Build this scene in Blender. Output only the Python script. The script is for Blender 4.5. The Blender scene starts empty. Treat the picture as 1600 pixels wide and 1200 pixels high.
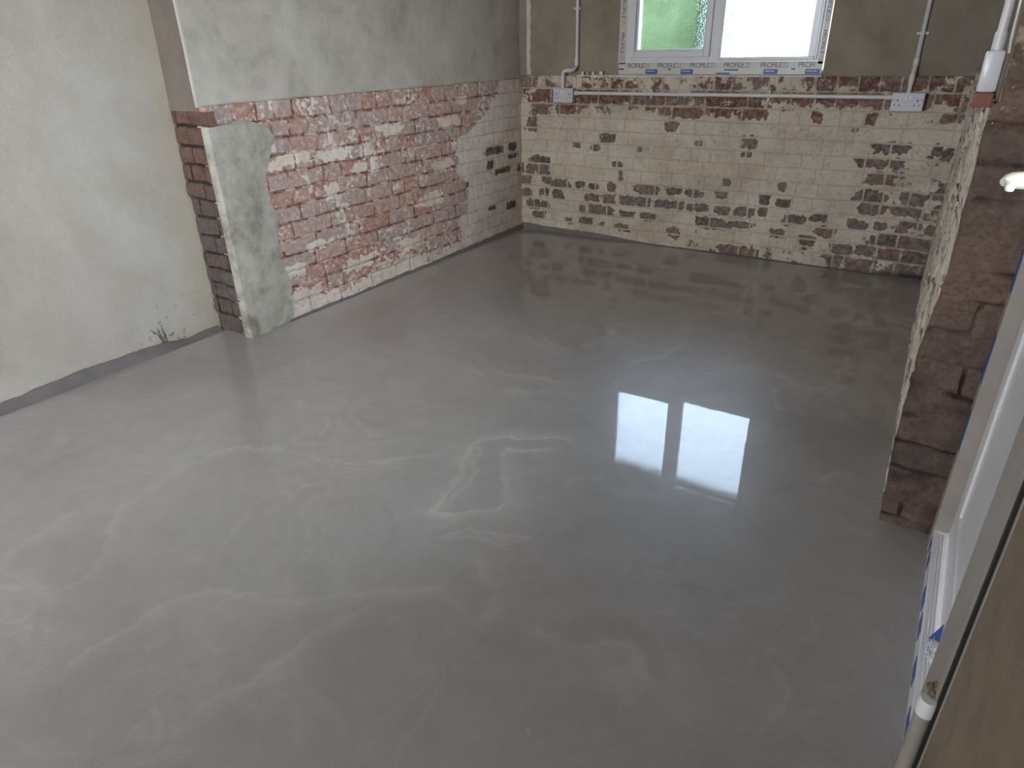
import bpy, bmesh, math
import numpy as np
from mathutils import Matrix, Vector

# ---------------------------------------------------------------- camera
scene = bpy.context.scene
COL = scene.collection
cam_data = bpy.data.cameras.new('camera')
cam = bpy.data.objects.new('camera', cam_data)
COL.objects.link(cam)
right = Vector((0.84141686, 0.54002651, -0.01972385))
up = Vector((-0.22769564, 0.38740182, 0.89335017))
fwd = Vector((-0.49007383, 0.74718886, -0.4489281))
cam.matrix_world = Matrix(((right.x, up.x, -fwd.x, 2.6364), (right.y, up.y, -fwd.y, -4.2147),
                           (right.z, up.z, -fwd.z, 1.1933), (0, 0, 0, 1)))
cam_data.sensor_width = 36.0
cam_data.lens = 1045.07 * 36.0 / 1600.0
cam_data.clip_start = 0.02
scene.camera = cam

# ---------------------------------------------------------------- daylight and exposure
SKY = 8.0
world = bpy.data.worlds.new('overcast_sky')
scene.world = world
world.use_nodes = True
wn, wl = world.node_tree.nodes, world.node_tree.links
bg = wn['Background']
tc = wn.new('ShaderNodeTexCoord')
mp = wn.new('ShaderNodeMapping'); mp.inputs['Scale'].default_value = (1.0, 1.0, 2.5)
cl = wn.new('ShaderNodeTexNoise'); cl.inputs['Scale'].default_value = 2.2; cl.inputs['Detail'].default_value = 5
cr = wn.new('ShaderNodeValToRGB')
cr.color_ramp.elements[0].position = 0.35; cr.color_ramp.elements[0].color = (0.78, 0.88, 1.0, 1)
cr.color_ramp.elements[1].position = 0.65; cr.color_ramp.elements[1].color = (1.0, 1.0, 1.0, 1)
wl.new(tc.outputs['Generated'], mp.inputs['Vector']); wl.new(mp.outputs['Vector'], cl.inputs['Vector'])
wl.new(cl.outputs['Fac'], cr.inputs['Fac']); wl.new(cr.outputs['Color'], bg.inputs['Color'])
bg.inputs['Strength'].default_value = SKY
world.cycles.sampling_method = 'AUTOMATIC'

def portal(name, loc, nrm, sx, sy):
    d = bpy.data.lights.new(name, 'AREA'); d.shape = 'RECTANGLE'; d.size = sx; d.size_y = sy
    d.cycles.is_portal = True
    o = bpy.data.objects.new(name, d); COL.objects.link(o)
    o.location = loc
    o.rotation_euler = Vector(nrm).to_track_quat('-Z', 'Y').to_euler()
    return o
portal('window_daylight_portal', (1.3, 0.30, 1.5), (0, -1, 0), 1.3, 1.0)
portal('door_daylight_portal', (3.0, -2.83, 1.38), (-1, 0, 0), 1.2, 0.55)
portal('added_side_window_portal', (3.08, -6.35, 1.55), (-1, 0, 0), 1.4, 0.8)  # portal for the added, unseen side window
portal('added_front_window_portal', (0.65, -7.25, 1.5), (0, 1, 0), 1.2, 1.5)  # portal for the added, unseen front window

scene.view_settings.view_transform = 'Standard'
scene.view_settings.look = 'None'
scene.view_settings.exposure = 2.2
scene.view_settings.gamma = 1.0
scene.view_settings.use_curve_mapping = False
scene.cycles.use_denoising = True
scene.cycles.max_bounces = 12
scene.cycles.diffuse_bounces = 6
scene.cycles.glossy_bounces = 5
scene.cycles.transparent_max_bounces = 12
scene.cycles.sample_clamp_indirect = 8.0
scene.cycles.caustics_reflective = False
scene.cycles.caustics_refractive = False

# ---------------------------------------------------------------- traced wear marks, in metres on their surfaces
BACK_EXPOSED = [(0.657,0.659,0.054,0.032),(0.434,0.604,0.038,0.02),(0.572,0.595,0.037,0.02),(0.149,0.492,0.082,0.026),(-0.01,0.43,0.027,0.035),(0.07,0.422,0.037,0.035),(0.175,0.425,0.057,0.035),(0.032,0.349,0.048,0.031),(0.201,0.357,0.041,0.022),(0.31,0.343,0.071,0.026),(0.465,0.343,0.039,0.021),(0.563,0.342,0.038,0.021),(0.701,0.349,0.033,0.029),(0.042,0.259,0.049,0.027),(0.181,0.271,0.047,0.027),(0.296,0.263,0.051,0.031),(0.561,0.265,0.048,0.026),(0.681,0.267,0.047,0.03),(0.817,0.267,0.055,0.033),(0.935,0.274,0.053,0.029),(1.067,0.274,0.056,0.024),(1.175,0.272,0.038,0.028),(1.247,0.267,0.021,0.02),(1.33,0.271,0.044,0.028),(1.451,0.267,0.051,0.027),(1.588,0.273,0.053,0.027),(1.7,0.288,0.026,0.03),(0.96,0.354,0.087,0.032),(1.132,0.364,0.059,0.028),(1.258,0.359,0.053,0.027),(1.44,0.363,0.039,0.023),(1.701,0.36,0.033,0.033),(0.111,0.179,0.064,0.032),(0.192,0.182,0.042,0.023),(0.49,0.184,0.025,0.026),(0.637,0.186,0.095,0.035),(0.827,0.179,0.05,0.025),(0.973,0.177,0.058,0.025),(1.409,0.183,0.103,0.036),(0.149,0.11,0.054,0.028),(0.391,0.094,0.041,0.023),(0.523,0.099,0.054,0.027),(0.636,0.094,0.024,0.018),(0.795,0.089,0.056,0.026),(1.157,0.093,0.043,0.038),(0.766,0.428,0.018,0.033),(0.739,0.496,0.036,0.016),(1.462,0.437,0.027,0.023),(1.571,0.675,0.047,0.035),(1.554,0.61,0.033,0.021),(1.264,0.653,0.02,0.015),(0.889,0.603,0.022,0.019),(1.561,0.027,0.097,0.036),(1.653,0.019,0.054,0.032),(1.599,0.192,0.057,0.019),(2.311,0.678,0.083,0.029),(2.222,0.598,0.077,0.023),(2.344,0.605,0.053,0.026),(2.285,0.518,0.076,0.03),(1.914,0.818,0.026,0.029),(2.177,0.822,0.03,0.032),(2.545,0.834,0.049,0.024),(2.551,0.923,0.032,0.026),(2.455,0.921,0.025,0.018),(2.116,0.769,0.016,0.016),(2.519,0.679,0.022,0.028),(2.57,0.667,0.022,0.031),(1.787,0.437,0.021,0.025),(2.258,0.421,0.084,0.034),(2.462,0.435,0.053,0.03),(2.572,0.449,0.031,0.016),(2.283,0.357,0.068,0.034),(2.446,0.359,0.083,0.024),(2.197,0.266,0.029,0.028),(2.234,0.263,0.045,0.025),(2.337,0.267,0.031,0.024),(2.447,0.28,0.027,0.031),(2.519,0.288,0.018,0.02),(2.589,0.272,0.029,0.027),(2.413,0.191,0.103,0.039),(2.573,0.196,0.029,0.034),(2.169,0.111,0.053,0.033),(2.284,0.127,0.045,0.029),(2.417,0.111,0.053,0.032),(2.539,0.117,0.048,0.028),(2.147,0.044,0.03,0.034),(2.284,0.041,0.071,0.033),(1.162,0.827,0.11,0.036),(1.567,0.831,0.078,0.034),(1.394,0.833,0.056,0.028),(0.155,0.821,0.075,0.032),(0.351,0.825,0.072,0.032),(0.088,0.75,0.041,0.041),(0.155,0.9,0.059,0.036),(1.089,0.745,0.041,0.029),(0.088,0.696,0.051,0.025),(1.882,0.25,0.056,0.03),(2.018,0.283,0.047,0.025),(1.804,0.165,0.043,0.023),(1.971,0.147,0.049,0.03),(1.813,0.344,0.043,0.026),(2.066,0.207,0.054,0.029)]
LEFT_PAINTED = [(1.533,0.728,0.043,0.031),(1.595,0.647,0.056,0.028),(1.488,0.648,0.034,0.029),(1.804,0.567,0.051,0.034),(1.322,0.812,0.104,0.029),(0.816,0.81,0.102,0.028),(0.917,0.566,0.088,0.037),(1.054,0.389,0.11,0.037),(0.684,0.918,0.052,0.021),(1.942,0.322,0.084,0.025),(1.735,0.481,0.036,0.019),(2.027,0.754,0.114,0.028),(1.759,0.737,0.108,0.027),(2.149,0.819,0.035,0.024),(2.135,0.734,0.043,0.025),(1.226,0.165,0.117,0.03),(1.677,0.164,0.116,0.031),(2.084,0.083,0.122,0.039),(2.114,0.234,0.07,0.028),(1.512,0.008,0.216,0.029),(1.283,0.042,0.176,0.046),(1.993,0.041,0.128,0.026)]
LEFT_EXPOSED = [(0.342,0.585,0.108,0.028),(0.121,0.584,0.049,0.029),(0.393,0.498,0.045,0.033),(0.256,0.445,0.113,0.021),(0.042,0.432,0.026,0.026),(0.661,0.408,0.021,0.024),(0.123,0.521,0.066,0.017),(0.144,0.191,0.068,0.027),(0.387,0.214,0.047,0.017)]
SWIRLS = [
 (1.6,[(1.708,-2.512),(1.633,-2.533),(1.553,-2.57),(1.482,-2.622),(1.459,-2.684),(1.479,-2.765),(1.52,-2.847),(1.56,-2.923),(1.575,-2.988),(1.568,-3.01),(1.622,-3.02),(1.696,-2.996),(1.737,-2.943),(1.728,-2.895),(1.676,-2.833),(1.619,-2.767),(1.587,-2.7),(1.601,-2.646),(1.65,-2.603)]),
 (1.2,[(1.466,-2.656),(1.511,-2.745),(1.548,-2.83),(1.588,-2.905),(1.61,-2.967)]),
 (1,[(1.968,-0.856),(1.857,-0.972),(1.762,-1.079),(1.723,-1.201),(1.751,-1.327),(1.77,-1.449),(1.778,-1.569),(1.72,-1.72),(1.677,-1.856)]),
 (1.3,[(1.09,-1.679),(1.194,-1.738),(1.325,-1.791),(1.399,-1.748),(1.411,-1.613),(1.385,-1.491)]),
 (1.2,[(2.461,-1.326),(2.41,-1.463),(2.388,-1.609),(2.351,-1.663),(2.248,-1.626),(2.146,-1.617)]),
 (1,[(2.353,-1.897),(2.286,-1.898),(2.241,-1.85),(2.229,-1.753),(2.282,-1.671),(2.381,-1.639)]),
 (.8,[(0.826,-3.11),(0.95,-3.026),(1.107,-2.974),(1.262,-2.925),(1.334,-2.851),(1.407,-2.739)]),
 (.7,[(0.802,-3.835),(0.872,-3.806),(0.955,-3.769),(0.976,-3.716),(0.952,-3.645),(0.868,-3.572),(0.783,-3.485),(0.74,-3.378),(0.746,-3.248),(0.826,-3.11)]),
 (.9,[(1.26,-3.849),(1.255,-3.788),(1.237,-3.732),(1.241,-3.67),(1.289,-3.615),(1.424,-3.532),(1.551,-3.442),(1.679,-3.351),(1.728,-3.313),(1.793,-3.293),(1.852,-3.318),(1.914,-3.326),(1.929,-3.295),(1.894,-3.232),(1.828,-3.166)]),
 (.9,[(2.076,-3.249),(2.151,-3.235),(2.232,-3.207),(2.301,-3.225)]),
 (.6,[(1.571,-3.806),(1.619,-3.686),(1.634,-3.576),(1.647,-3.491),(1.69,-3.43)]),
 (1,[(1.673,-3.114),(1.74,-3.058),(1.815,-3.012),(1.904,-2.989),(1.855,-3.04),(1.763,-3.09),(1.704,-3.126)]),
 (1,[(1.096,-2.159),(1.287,-2.155),(1.414,-2.115),(1.552,-2.1)]),
 (.7,[(1.224,-2.293),(1.378,-2.298),(1.498,-2.209),(1.598,-2.187)]),
 (.9,[(0.971,-1.776),(1.117,-1.782),(1.317,-1.836)]),
 (.8,[(0.734,-3.807),(0.707,-3.764),(0.664,-3.663),(0.667,-3.556)]),
 (.8,[(1.842,-2.733),(1.903,-2.637),(1.968,-2.638),(2.119,-2.604)]),
 (.8,[(2.482,-2.347),(2.508,-2.292),(2.571,-2.234)]),
 (.7,[(1.047,-3.938),(1.149,-3.917),(1.157,-3.881),(1.022,-3.887),(0.894,-3.845)]),
 (.4,[(1.833,-3.294),(1.808,-3.093),(1.808,-2.9),(1.842,-2.771)]),
 (.4,[(1.755,-3.39),(1.855,-3.439),(2.006,-3.519),(2.095,-3.594)]),
 (.4,[(2.087,-3.113),(2.192,-3.121),(2.359,-3.189),(2.466,-3.3)]),
 (.3,[(0.672,-2.331),(1.074,-2.509),(1.42,-2.532)]),
 (.5,[(1.185,-1.19),(1.398,-1.18),(1.532,-0.994),(1.572,-0.605)]),
]

# ---------------------------------------------------------------- noise helpers (numpy)
def vnoise(x, y, seed=0):
    xi = np.floor(x).astype(np.int64); yi = np.floor(y).astype(np.int64)
    fx = x - xi; fy = y - yi
    fx = fx * fx * (3 - 2 * fx); fy = fy * fy * (3 - 2 * fy)
    def h(a, b):
        n = (a * 374761393 + b * 668265263 + seed * 1274126177) & 0x7fffffff
        n = ((n ^ (n >> 13)) * 1274126177) & 0x7fffffff
        n = (n ^ (n >> 16)) & 0xffff
        return n / 65535.0
    return (h(xi, yi) * (1 - fx) + h(xi + 1, yi) * fx) * (1 - fy) + (h(xi, yi + 1) * (1 - fx) + h(xi + 1, yi + 1) * fx) * fy
def fbm(x, y, sc, octv=4, seed=0):
    r = 0; a = 0.5; t = 0
    for k in range(octv):
        r = r + a * vnoise(x * sc + 17.3 * k, y * sc - 9.1 * k, seed + k); t += a; a *= 0.5; sc *= 2.03
    return r / t
def sstep(a, b, x):
    t = np.clip((x - a) / (b - a), 0, 1); return t * t * (3 - 2 * t)

# ---------------------------------------------------------------- material helpers
def hexrgb(r, g, b):
    f = lambda c: (c / 255 / 12.92) if c / 255 <= 0.04045 else ((c / 255 + 0.055) / 1.055) ** 2.4
    return (f(r), f(g), f(b), 1.0)
class NT:
    def __init__(self, name):
        self.m = bpy.data.materials.new(name); self.m.use_nodes = True
        self.n = self.m.node_tree.nodes; self.l = self.m.node_tree.links
        self.b = self.n['Principled BSDF']; self.out = self.n['Material Output']
        self.co = self.n.new('ShaderNodeTexCoord').outputs['Object']
    def new(self, t, **k):
        n = self.n.new(t)
        for a, v in k.items():
            setattr(n, a, v)
        return n
    def put(self, sock, v):
        if isinstance(v, bpy.types.NodeSocket): self.l.new(v, sock)
        else: sock.default_value = v
    def noise(self, scale, detail=4, rough=0.55, dist=0.0, vec=None, stretch=None):
        n = self.new('ShaderNodeTexNoise')
        n.inputs['Scale'].default_value = scale; n.inputs['Detail'].default_value = detail
        n.inputs['Roughness'].default_value = rough; n.inputs['Distortion'].default_value = dist
        v = vec or self.co
        if stretch:
            m = self.new('ShaderNodeMapping'); m.inputs['Scale'].default_value = stretch
            self.l.new(v, m.inputs['Vector']); v = m.outputs['Vector']
        self.l.new(v, n.inputs['Vector'])
        return n.outputs['Fac']
    def attr(self, name):
        return self.new('ShaderNodeAttribute', attribute_name=name).outputs['Fac']
    def math(self, op, a, b=0.0, c=0.0, clamp=False):
        n = self.new('ShaderNodeMath', operation=op, use_clamp=clamp)
        self.put(n.inputs[0], a); self.put(n.inputs[1], b); self.put(n.inputs[2], c)
        return n.outputs[0]
    def ramp(self, f, stops, interp='LINEAR'):
        n = self.new('ShaderNodeValToRGB'); n.color_ramp.interpolation = interp
        e = n.color_ramp.elements
        while len(e) < len(stops): e.new(0.5)
        for k, (p, c) in enumerate(stops):
            e[k].position = p; e[k].color = c
        self.l.new(f, n.inputs['Fac']); return n.outputs['Color']
    def step(self, f, a, b):
        n = self.new('ShaderNodeMapRange', interpolation_type='SMOOTHSTEP')
        self.put(n.inputs['Value'], f); n.inputs['From Min'].default_value = a; n.inputs['From Max'].default_value = b
        return n.outputs['Result']
    def mix(self, f, a, b, blend='MIX'):
        n = self.new('ShaderNodeMix', data_type='RGBA', blend_type=blend)
        self.put(n.inputs[0], f); self.put(n.inputs[6], a); self.put(n.inputs[7], b)
        return n.outputs[2]
    def bump(self, h, strength, dist=0.003, normal=None):
        n = self.new('ShaderNodeBump'); n.inputs['Strength'].default_value = strength; n.inputs['Distance'].default_value = dist
        self.l.new(h, n.inputs['Height'])
        if normal: self.l.new(normal, n.inputs['Normal'])
        return n.outputs['Normal']
    def base(self, c): self.put(self.b.inputs['Base Color'], c)
    def set(self, **k):
        for a, v in k.items(): self.put(self.b.inputs[a.replace('_', ' ')], v)
        return self

def simple(name, col, rough=0.5, bump=0.0, bscale=60, var=0.06, **k):
    t = NT(name)
    n = t.noise(bscale * 0.2, 5)
    lo = tuple(c * (1 - var) for c in col[:3]) + (1,); hi = tuple(min(1, c * (1 + var)) for c in col[:3]) + (1,)
    t.base(t.ramp(n, [(0.3, lo), (0.7, hi)])); t.set(Roughness=rough, **k)
    if bump: t.set(Normal=t.bump(t.noise(bscale, 4), bump))
    return t.m

def plaster(name, c1, c2, c3, spots=None, blotch=2.2, bump=0.25, contrast=(0.35, 0.68)):
    t = NT(name)
    a = t.noise(blotch, 6, 0.6, 0.6)
    b = t.noise(blotch * 3.3, 5, 0.6, 0.3)
    f = t.math('ADD', t.math('MULTIPLY', a, 0.65), t.math('MULTIPLY', b, 0.35))
    col = t.ramp(f, [(contrast[0], c1), (0.5, c2), (contrast[1], c3)])
    tw = t.noise(9, 4, 0.6, 1.5, stretch=(1, 1, 0.35))                     # trowel streaks
    col = t.mix(t.math('MULTIPLY', t.step(tw, 0.45, 0.75), 0.22), col, c3)
    sp = t.noise(85, 2, 0.5)
    col = t.mix(t.math('MULTIPLY', t.step(sp, 0.70, 0.78), 0.35), col, tuple(c * 0.45 for c in c1[:3]) + (1,))
    gr = t.noise(320, 2, 0.6)
    col = t.mix(0.10, col, t.ramp(gr, [(0.3, (0, 0, 0, 1)), (0.7, (1, 1, 1, 1))]), 'OVERLAY')
    if spots: col = spots(t, col)
    t.base(col); t.set(Roughness=0.88)
    h = t.math('ADD', t.math('MULTIPLY', t.noise(14, 4), 1.0), t.math('MULTIPLY', gr, 0.15))
    t.set(Normal=t.bump(h, bump, 0.01))
    return t.m

def brick_mat(name, bricks, mortars, paints, dirt=(0.03, 0.022, 0.018, 1), rough=0.85, veil=0.3, mottle=0.35):
    t = NT(name)
    rnd, mor, pai, dr = t.attr('rnd'), t.attr('mortar'), t.attr('paint'), t.attr('dirt')
    n1 = t.noise(22, 5, 0.6); n2 = t.noise(95, 4, 0.6)
    f = t.math('ADD', t.math('MULTIPLY', rnd, 0.6), t.math('MULTIPLY', n1, 0.4))
    col = t.ramp(f, [(0.22 + 0.56 * k / (len(bricks) - 1), c) for k, c in enumerate(bricks)])
    col = t.mix(t.math('MULTIPLY', t.step(n2, 0.42, 0.72), mottle), col, tuple(c * 0.5 for c in bricks[0][:3]) + (1,))
    col = t.mix(t.math('MULTIPLY', t.step(t.noise(17, 6, 0.72, 0.6), 0.42, 0.68), mottle), col, bricks[1])
    mcol = t.ramp(t.noise(11, 4), [(0.50, mortars[0]), (0.57, mortars[1])])
    col = t.mix(t.step(t.math('ADD', mor, t.math('MULTIPLY', t.math('SUBTRACT', n2, 0.5), 0.5)), 0.4, 0.65), col, mcol)
    veiln = t.math('MULTIPLY', t.step(t.noise(34, 6, 0.75, 0.4), 0.40, 0.66), veil)
    base_b = col
    col = t.mix(veiln, col, paints[1])
    pn = t.math('ADD', t.math('MULTIPLY', t.math('SUBTRACT', t.noise(60, 5, 0.65), 0.5), 0.75), pai)
    pmask = t.step(pn, 0.44, 0.56)
    pcol = t.ramp(t.math('ADD', t.math('MULTIPLY', t.noise(5, 5, 0.6), 0.6), t.math('MULTIPLY', n2, 0.4)),
                  [(0.3, paints[0]), (0.5, paints[1]), (0.7, paints[2])])
    pcol = t.mix(t.math('MULTIPLY', t.step(t.noise(3.2, 6, 0.7, 0.5), 0.45, 0.75), 0.45), pcol, tuple(c * 0.55 for c in paints[0][:3]) + (1,))
    pcol = t.mix(t.math('MULTIPLY', t.step(t.noise(26, 6, 0.75, 0.5), 0.50, 0.70), 0.40), pcol, base_b)
    # hairline dirt in the painted joints
    pcol = t.mix(t.math('MULTIPLY', t.step(mor, 0.55, 0.95), 0.30), pcol, tuple(c * 0.45 for c in paints[0][:3]) + (1,))
    col = t.mix(pmask, col, pcol)
    col = t.mix(t.step(t.math('ADD', dr, t.math('MULTIPLY', t.math('SUBTRACT', n1, 0.5), 0.6)), 0.3, 0.9), col, dirt)
    t.base(col); t.set(Roughness=rough)
    h = t.math('ADD', t.math('MULTIPLY', pmask, 0.45), t.math('MULTIPLY', n2, 0.7))
    t.set(Normal=t.bump(h, 0.6, 0.003))
    return t.m

C = hexrgb
M = {}
M['back_brick'] = brick_mat('old_whitewashed_brick', [C(84, 74, 70), C(112, 98, 94), C(120, 96, 90), C(118, 72, 60), C(96, 50, 42)],
    [C(150, 138, 118), C(186, 172, 144)], [C(182, 166, 147), C(210, 197, 179), C(224, 215, 200)])
M['left_brick'] = brick_mat('stripped_red_brick', [C(166, 146, 142), C(176, 152, 146), C(182, 148, 138), C(178, 138, 126), C(168, 112, 96)],
    [C(126, 68, 56), C(204, 184, 160)], [C(210, 194, 180), C(226, 215, 206), C(240, 235, 232)], veil=0.42, mottle=0.45)
M['right_brick'] = brick_mat('rough_limewashed_brick', [C(96, 84, 76), C(120, 104, 94), C(130, 108, 96)],
    [C(90, 76, 64), C(160, 144, 122)], [C(196, 180, 160), C(216, 203, 184), C(232, 224, 210)])
M['strip_brick'] = brick_mat('dark_bare_brick', [C(92, 82, 82), C(88, 74, 72), C(98, 74, 66), C(112, 78, 64), C(96, 64, 54)],
    [C(46, 34, 30), C(84, 70, 62)], [C(160, 150, 130), C(180, 170, 150), C(190, 180, 160)], veil=0.12, mottle=0.5)
M['pier_brick'] = brick_mat('brown_pier_brick', [C(92, 76, 68), C(102, 82, 72), C(112, 90, 80), C(126, 100, 86), C(112, 78, 60)],
    [C(110, 86, 74), C(146, 118, 100)], [C(150, 128, 108), C(168, 146, 124), C(180, 160, 140)], veil=0.15, mottle=0.65)
def near_spots(t, col):
    sx = t.new('ShaderNodeSeparateXYZ'); t.l.new(t.co, sx.inputs[0]); y, z = sx.outputs['Y'], sx.outputs['Z']
    foot = t.math('MULTIPLY', t.step(z, 0.30, 0.02), t.step(y, -3.0, -2.6))
    sp = t.step(t.noise(38, 3, 0.6, 0.4), 0.62, 0.68)
    col = t.mix(t.math('MULTIPLY', t.math('MULTIPLY', sp, foot), 0.85), col, C(96, 84, 70))
    edge = t.math('MULTIPLY', t.step(t.math('ADD', y, t.math('MULTIPLY', t.noise(5, 4), 0.25)), -2.50, -2.36), 0.45)
    col = t.mix(edge, col, C(172, 160, 134))
    wet = t.math('MULTIPLY', t.step(t.math('ADD', z, t.math('MULTIPLY', t.noise(6, 4), 0.12)), 0.13, 0.05), 0.45)
    return t.mix(wet, col, C(178, 162, 130))
M['plaster_near'] = plaster('pale_grey_plaster', C(166, 160, 151), C(183, 178, 171), C(193, 190, 184), near_spots, blotch=1.6, contrast=(0.3, 0.65))
M['plaster_left'] = plaster('mottled_grey_plaster', C(160, 155, 145), C(186, 180, 171), C(198, 193, 185), blotch=3.4, contrast=(0.34, 0.64))
M['plaster_return'] = plaster('return_plaster_painted_shade', C(112, 101, 92), C(124, 113, 104), C(134, 124, 115), blotch=3.0)  # darker copy of the wall plaster, the return's shade painted into it
M['plaster_patch'] = plaster('cement_patch_plaster', C(126, 122, 110), C(172, 168, 159), C(190, 186, 177), blotch=5.0, contrast=(0.36, 0.6))
M['plaster_back'] = plaster('dark_damp_plaster', C(128, 117, 102), C(146, 134, 118), C(162, 151, 134), blotch=2.4)
M['plaster_beige'] = plaster('beige_sand_render', C(108, 94, 79), C(124, 109, 92), C(138, 123, 105), blotch=4.0, bump=0.6)
M['ceiling'] = plaster('ceiling_plaster', C(170, 168, 162), C(184, 182, 176), C(194, 192, 188), blotch=1.0)
M['screed_edge'] = simple('dark_screed_edge', C(112, 106, 106), 0.6, 0.4, 70, 0.15)
M['upvc'] = simple('white_plastic_frame', C(222, 222, 224), 0.28, 0, 40, 0.02)
M['upvc_grey'] = simple('grey_plastic_frame', C(154, 146, 138), 0.5, 0.1, 90, 0.07)  # darker, greyer plastic for the jambs, bead and hinge
M['film'] = simple('protective_film', C(204, 198, 186), 0.35, 0.1, 40, 0.05)
M['film_blue'] = simple('blue_print', C(54, 80, 154), 0.4)
M['film_ink'] = simple('blue_grey_ink', C(78, 92, 128), 0.5)
M['film_teal'] = simple('pale_teal_ink', C(120, 160, 172), 0.5)
M['pvc'] = simple('white_conduit_plastic', C(220, 216, 214), 0.35, 0, 30, 0.03)
M['socket'] = simple('white_socket_plastic', C(206, 203, 210), 0.3, 0, 30, 0.02)
M['hole'] = simple('dark_socket_hole', C(30, 28, 34), 0.6)
M['gasket'] = simple('black_rubber_gasket', C(28, 27, 27), 0.6)
M['bead'] = simple('white_sealant', C(205, 200, 194), 0.6, 0.5, 60, 0.08)
M['cream'] = simple('cream_handle_plastic', C(226, 220, 202), 0.35, 0.15, 60, 0.06)
M['stain_brown'] = simple('brown_twiggy_stain', C(70, 60, 52), 0.9)
M['rubble'] = simple('mortar_crumbs', C(110, 96, 80), 0.95, 0.8, 120, 0.3)
M['brickbit'] = simple('red_brick_bit', C(150, 96, 82), 0.9, 0.6, 90, 0.2)
M['paving'] = simple('outside_paving', C(150, 148, 142), 0.9, 0.3, 20, 0.1)
M['roof_dark'] = simple('outer_render', C(150, 145, 135), 0.9)

# hedge
t = NT('hedge_leaves')
t.base(t.ramp(t.noise(3.5, 6, 0.7), [(0.35, (0.022, 0.040, 0.006, 1)), (0.5, (0.040, 0.066, 0.012, 1)), (0.62, (0.062, 0.09, 0.024, 1)), (0.75, (0.2, 0.26, 0.15, 1))]))
t.set(Roughness=0.8, Normal=t.bump(t.noise(9, 5), 0.8, 0.1)); M['hedge'] = t.m

# clear and obscured glass: part of the light goes straight through, part is scattered by the patterned face
def glass(name, straight, scale, strength, tint):
    t = NT(name); t.n.remove(t.b)
    tr = t.new('ShaderNodeBsdfTransparent'); tr.inputs['Color'].default_value = tint
    rf = t.new('ShaderNodeBsdfRefraction'); rf.inputs['Color'].default_value = tint
    rf.inputs['Roughness'].default_value = 0.12; rf.inputs['IOR'].default_value = 1.12
    gl = t.new('ShaderNodeBsdfGlossy'); gl.inputs['Roughness'].default_value = 0.05
    v = t.new('ShaderNodeTexVoronoi'); v.inputs['Scale'].default_value = scale; t.l.new(t.co, v.inputs['Vector'])
    nm = t.bump(v.outputs['Distance'], strength, 0.004)
    t.l.new(nm, rf.inputs['Normal']); t.l.new(nm, gl.inputs['Normal'])
    m1 = t.new('ShaderNodeMixShader'); m1.inputs[0].default_value = 1 - straight
    t.l.new(tr.outputs[0], m1.inputs[1]); t.l.new(rf.outputs[0], m1.inputs[2])
    fr = t.new('ShaderNodeFresnel'); fr.inputs['IOR'].default_value = 1.45
    m2 = t.new('ShaderNodeMixShader'); t.l.new(fr.outputs[0], m2.inputs[0])
    t.l.new(m1.outputs[0], m2.inputs[1]); t.l.new(gl.outputs[0], m2.inputs[2])
    t.l.new(m2.outputs[0], t.out.inputs['Surface'])
    return t.m
M['obscure'] = glass('obscured_window_glass', 0.55, 120, 0.9, (0.48, 0.535, 0.59, 1))
M['clear'] = glass('door_glass', 0.9, 5, 0.02, (0.95, 0.97, 0.96, 1))
t = NT('clear_plastic_film'); t.base((0.75, 0.77, 0.8, 1)); t.set(Roughness=0.12, Alpha=0.55, Normal=t.bump(t.noise(60, 3), 1.0, 0.01)); M['clearfilm'] = t.m

# freshly poured screed
t = NT('wet_levelling_screed')
sw, tone = t.attr('swirl'), t.attr('tone')
g1 = t.noise(1.3, 5, 0.6, 1.2); g2 = t.noise(4.0, 6, 0.65, 2.5)
col = t.ramp(t.math('ADD', t.math('MULTIPLY', g1, 0.6), t.math('MULTIPLY', g2, 0.4)), [(0.35, C(148, 144, 142)), (0.5, C(157, 153, 151)), (0.66, C(166, 162, 160))])
col = t.mix(t.math('MULTIPLY', t.math('POWER', sw, 1.3), 0.55), col, C(206, 197, 190))
col = t.mix(t.math('MULTIPLY', tone, 0.6), col, C(112, 103, 98))
fine = t.noise(420, 2, 0.7)
col = t.mix(0.16, col, t.ramp(fine, [(0.3, (0, 0, 0, 1)), (0.7, (1, 1, 1, 1))]), 'OVERLAY')
pits = t.noise(75, 1, 0.4)
t.base(col); t.set(Roughness=0.40, IOR=1.45)
wob = t.bump(t.noise(28, 3, 0.5), 0.10, 0.0005)
coatn = t.bump(t.step(pits, 0.71, 0.76), 0.8, 0.003, wob)
t.set(**{'Normal': wob, 'Coat_Weight': 1.0, 'Coat_Roughness': 0.012, 'Coat_IOR': 1.39, 'Coat_Normal': coatn})
M['floor'] = t.m

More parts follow.
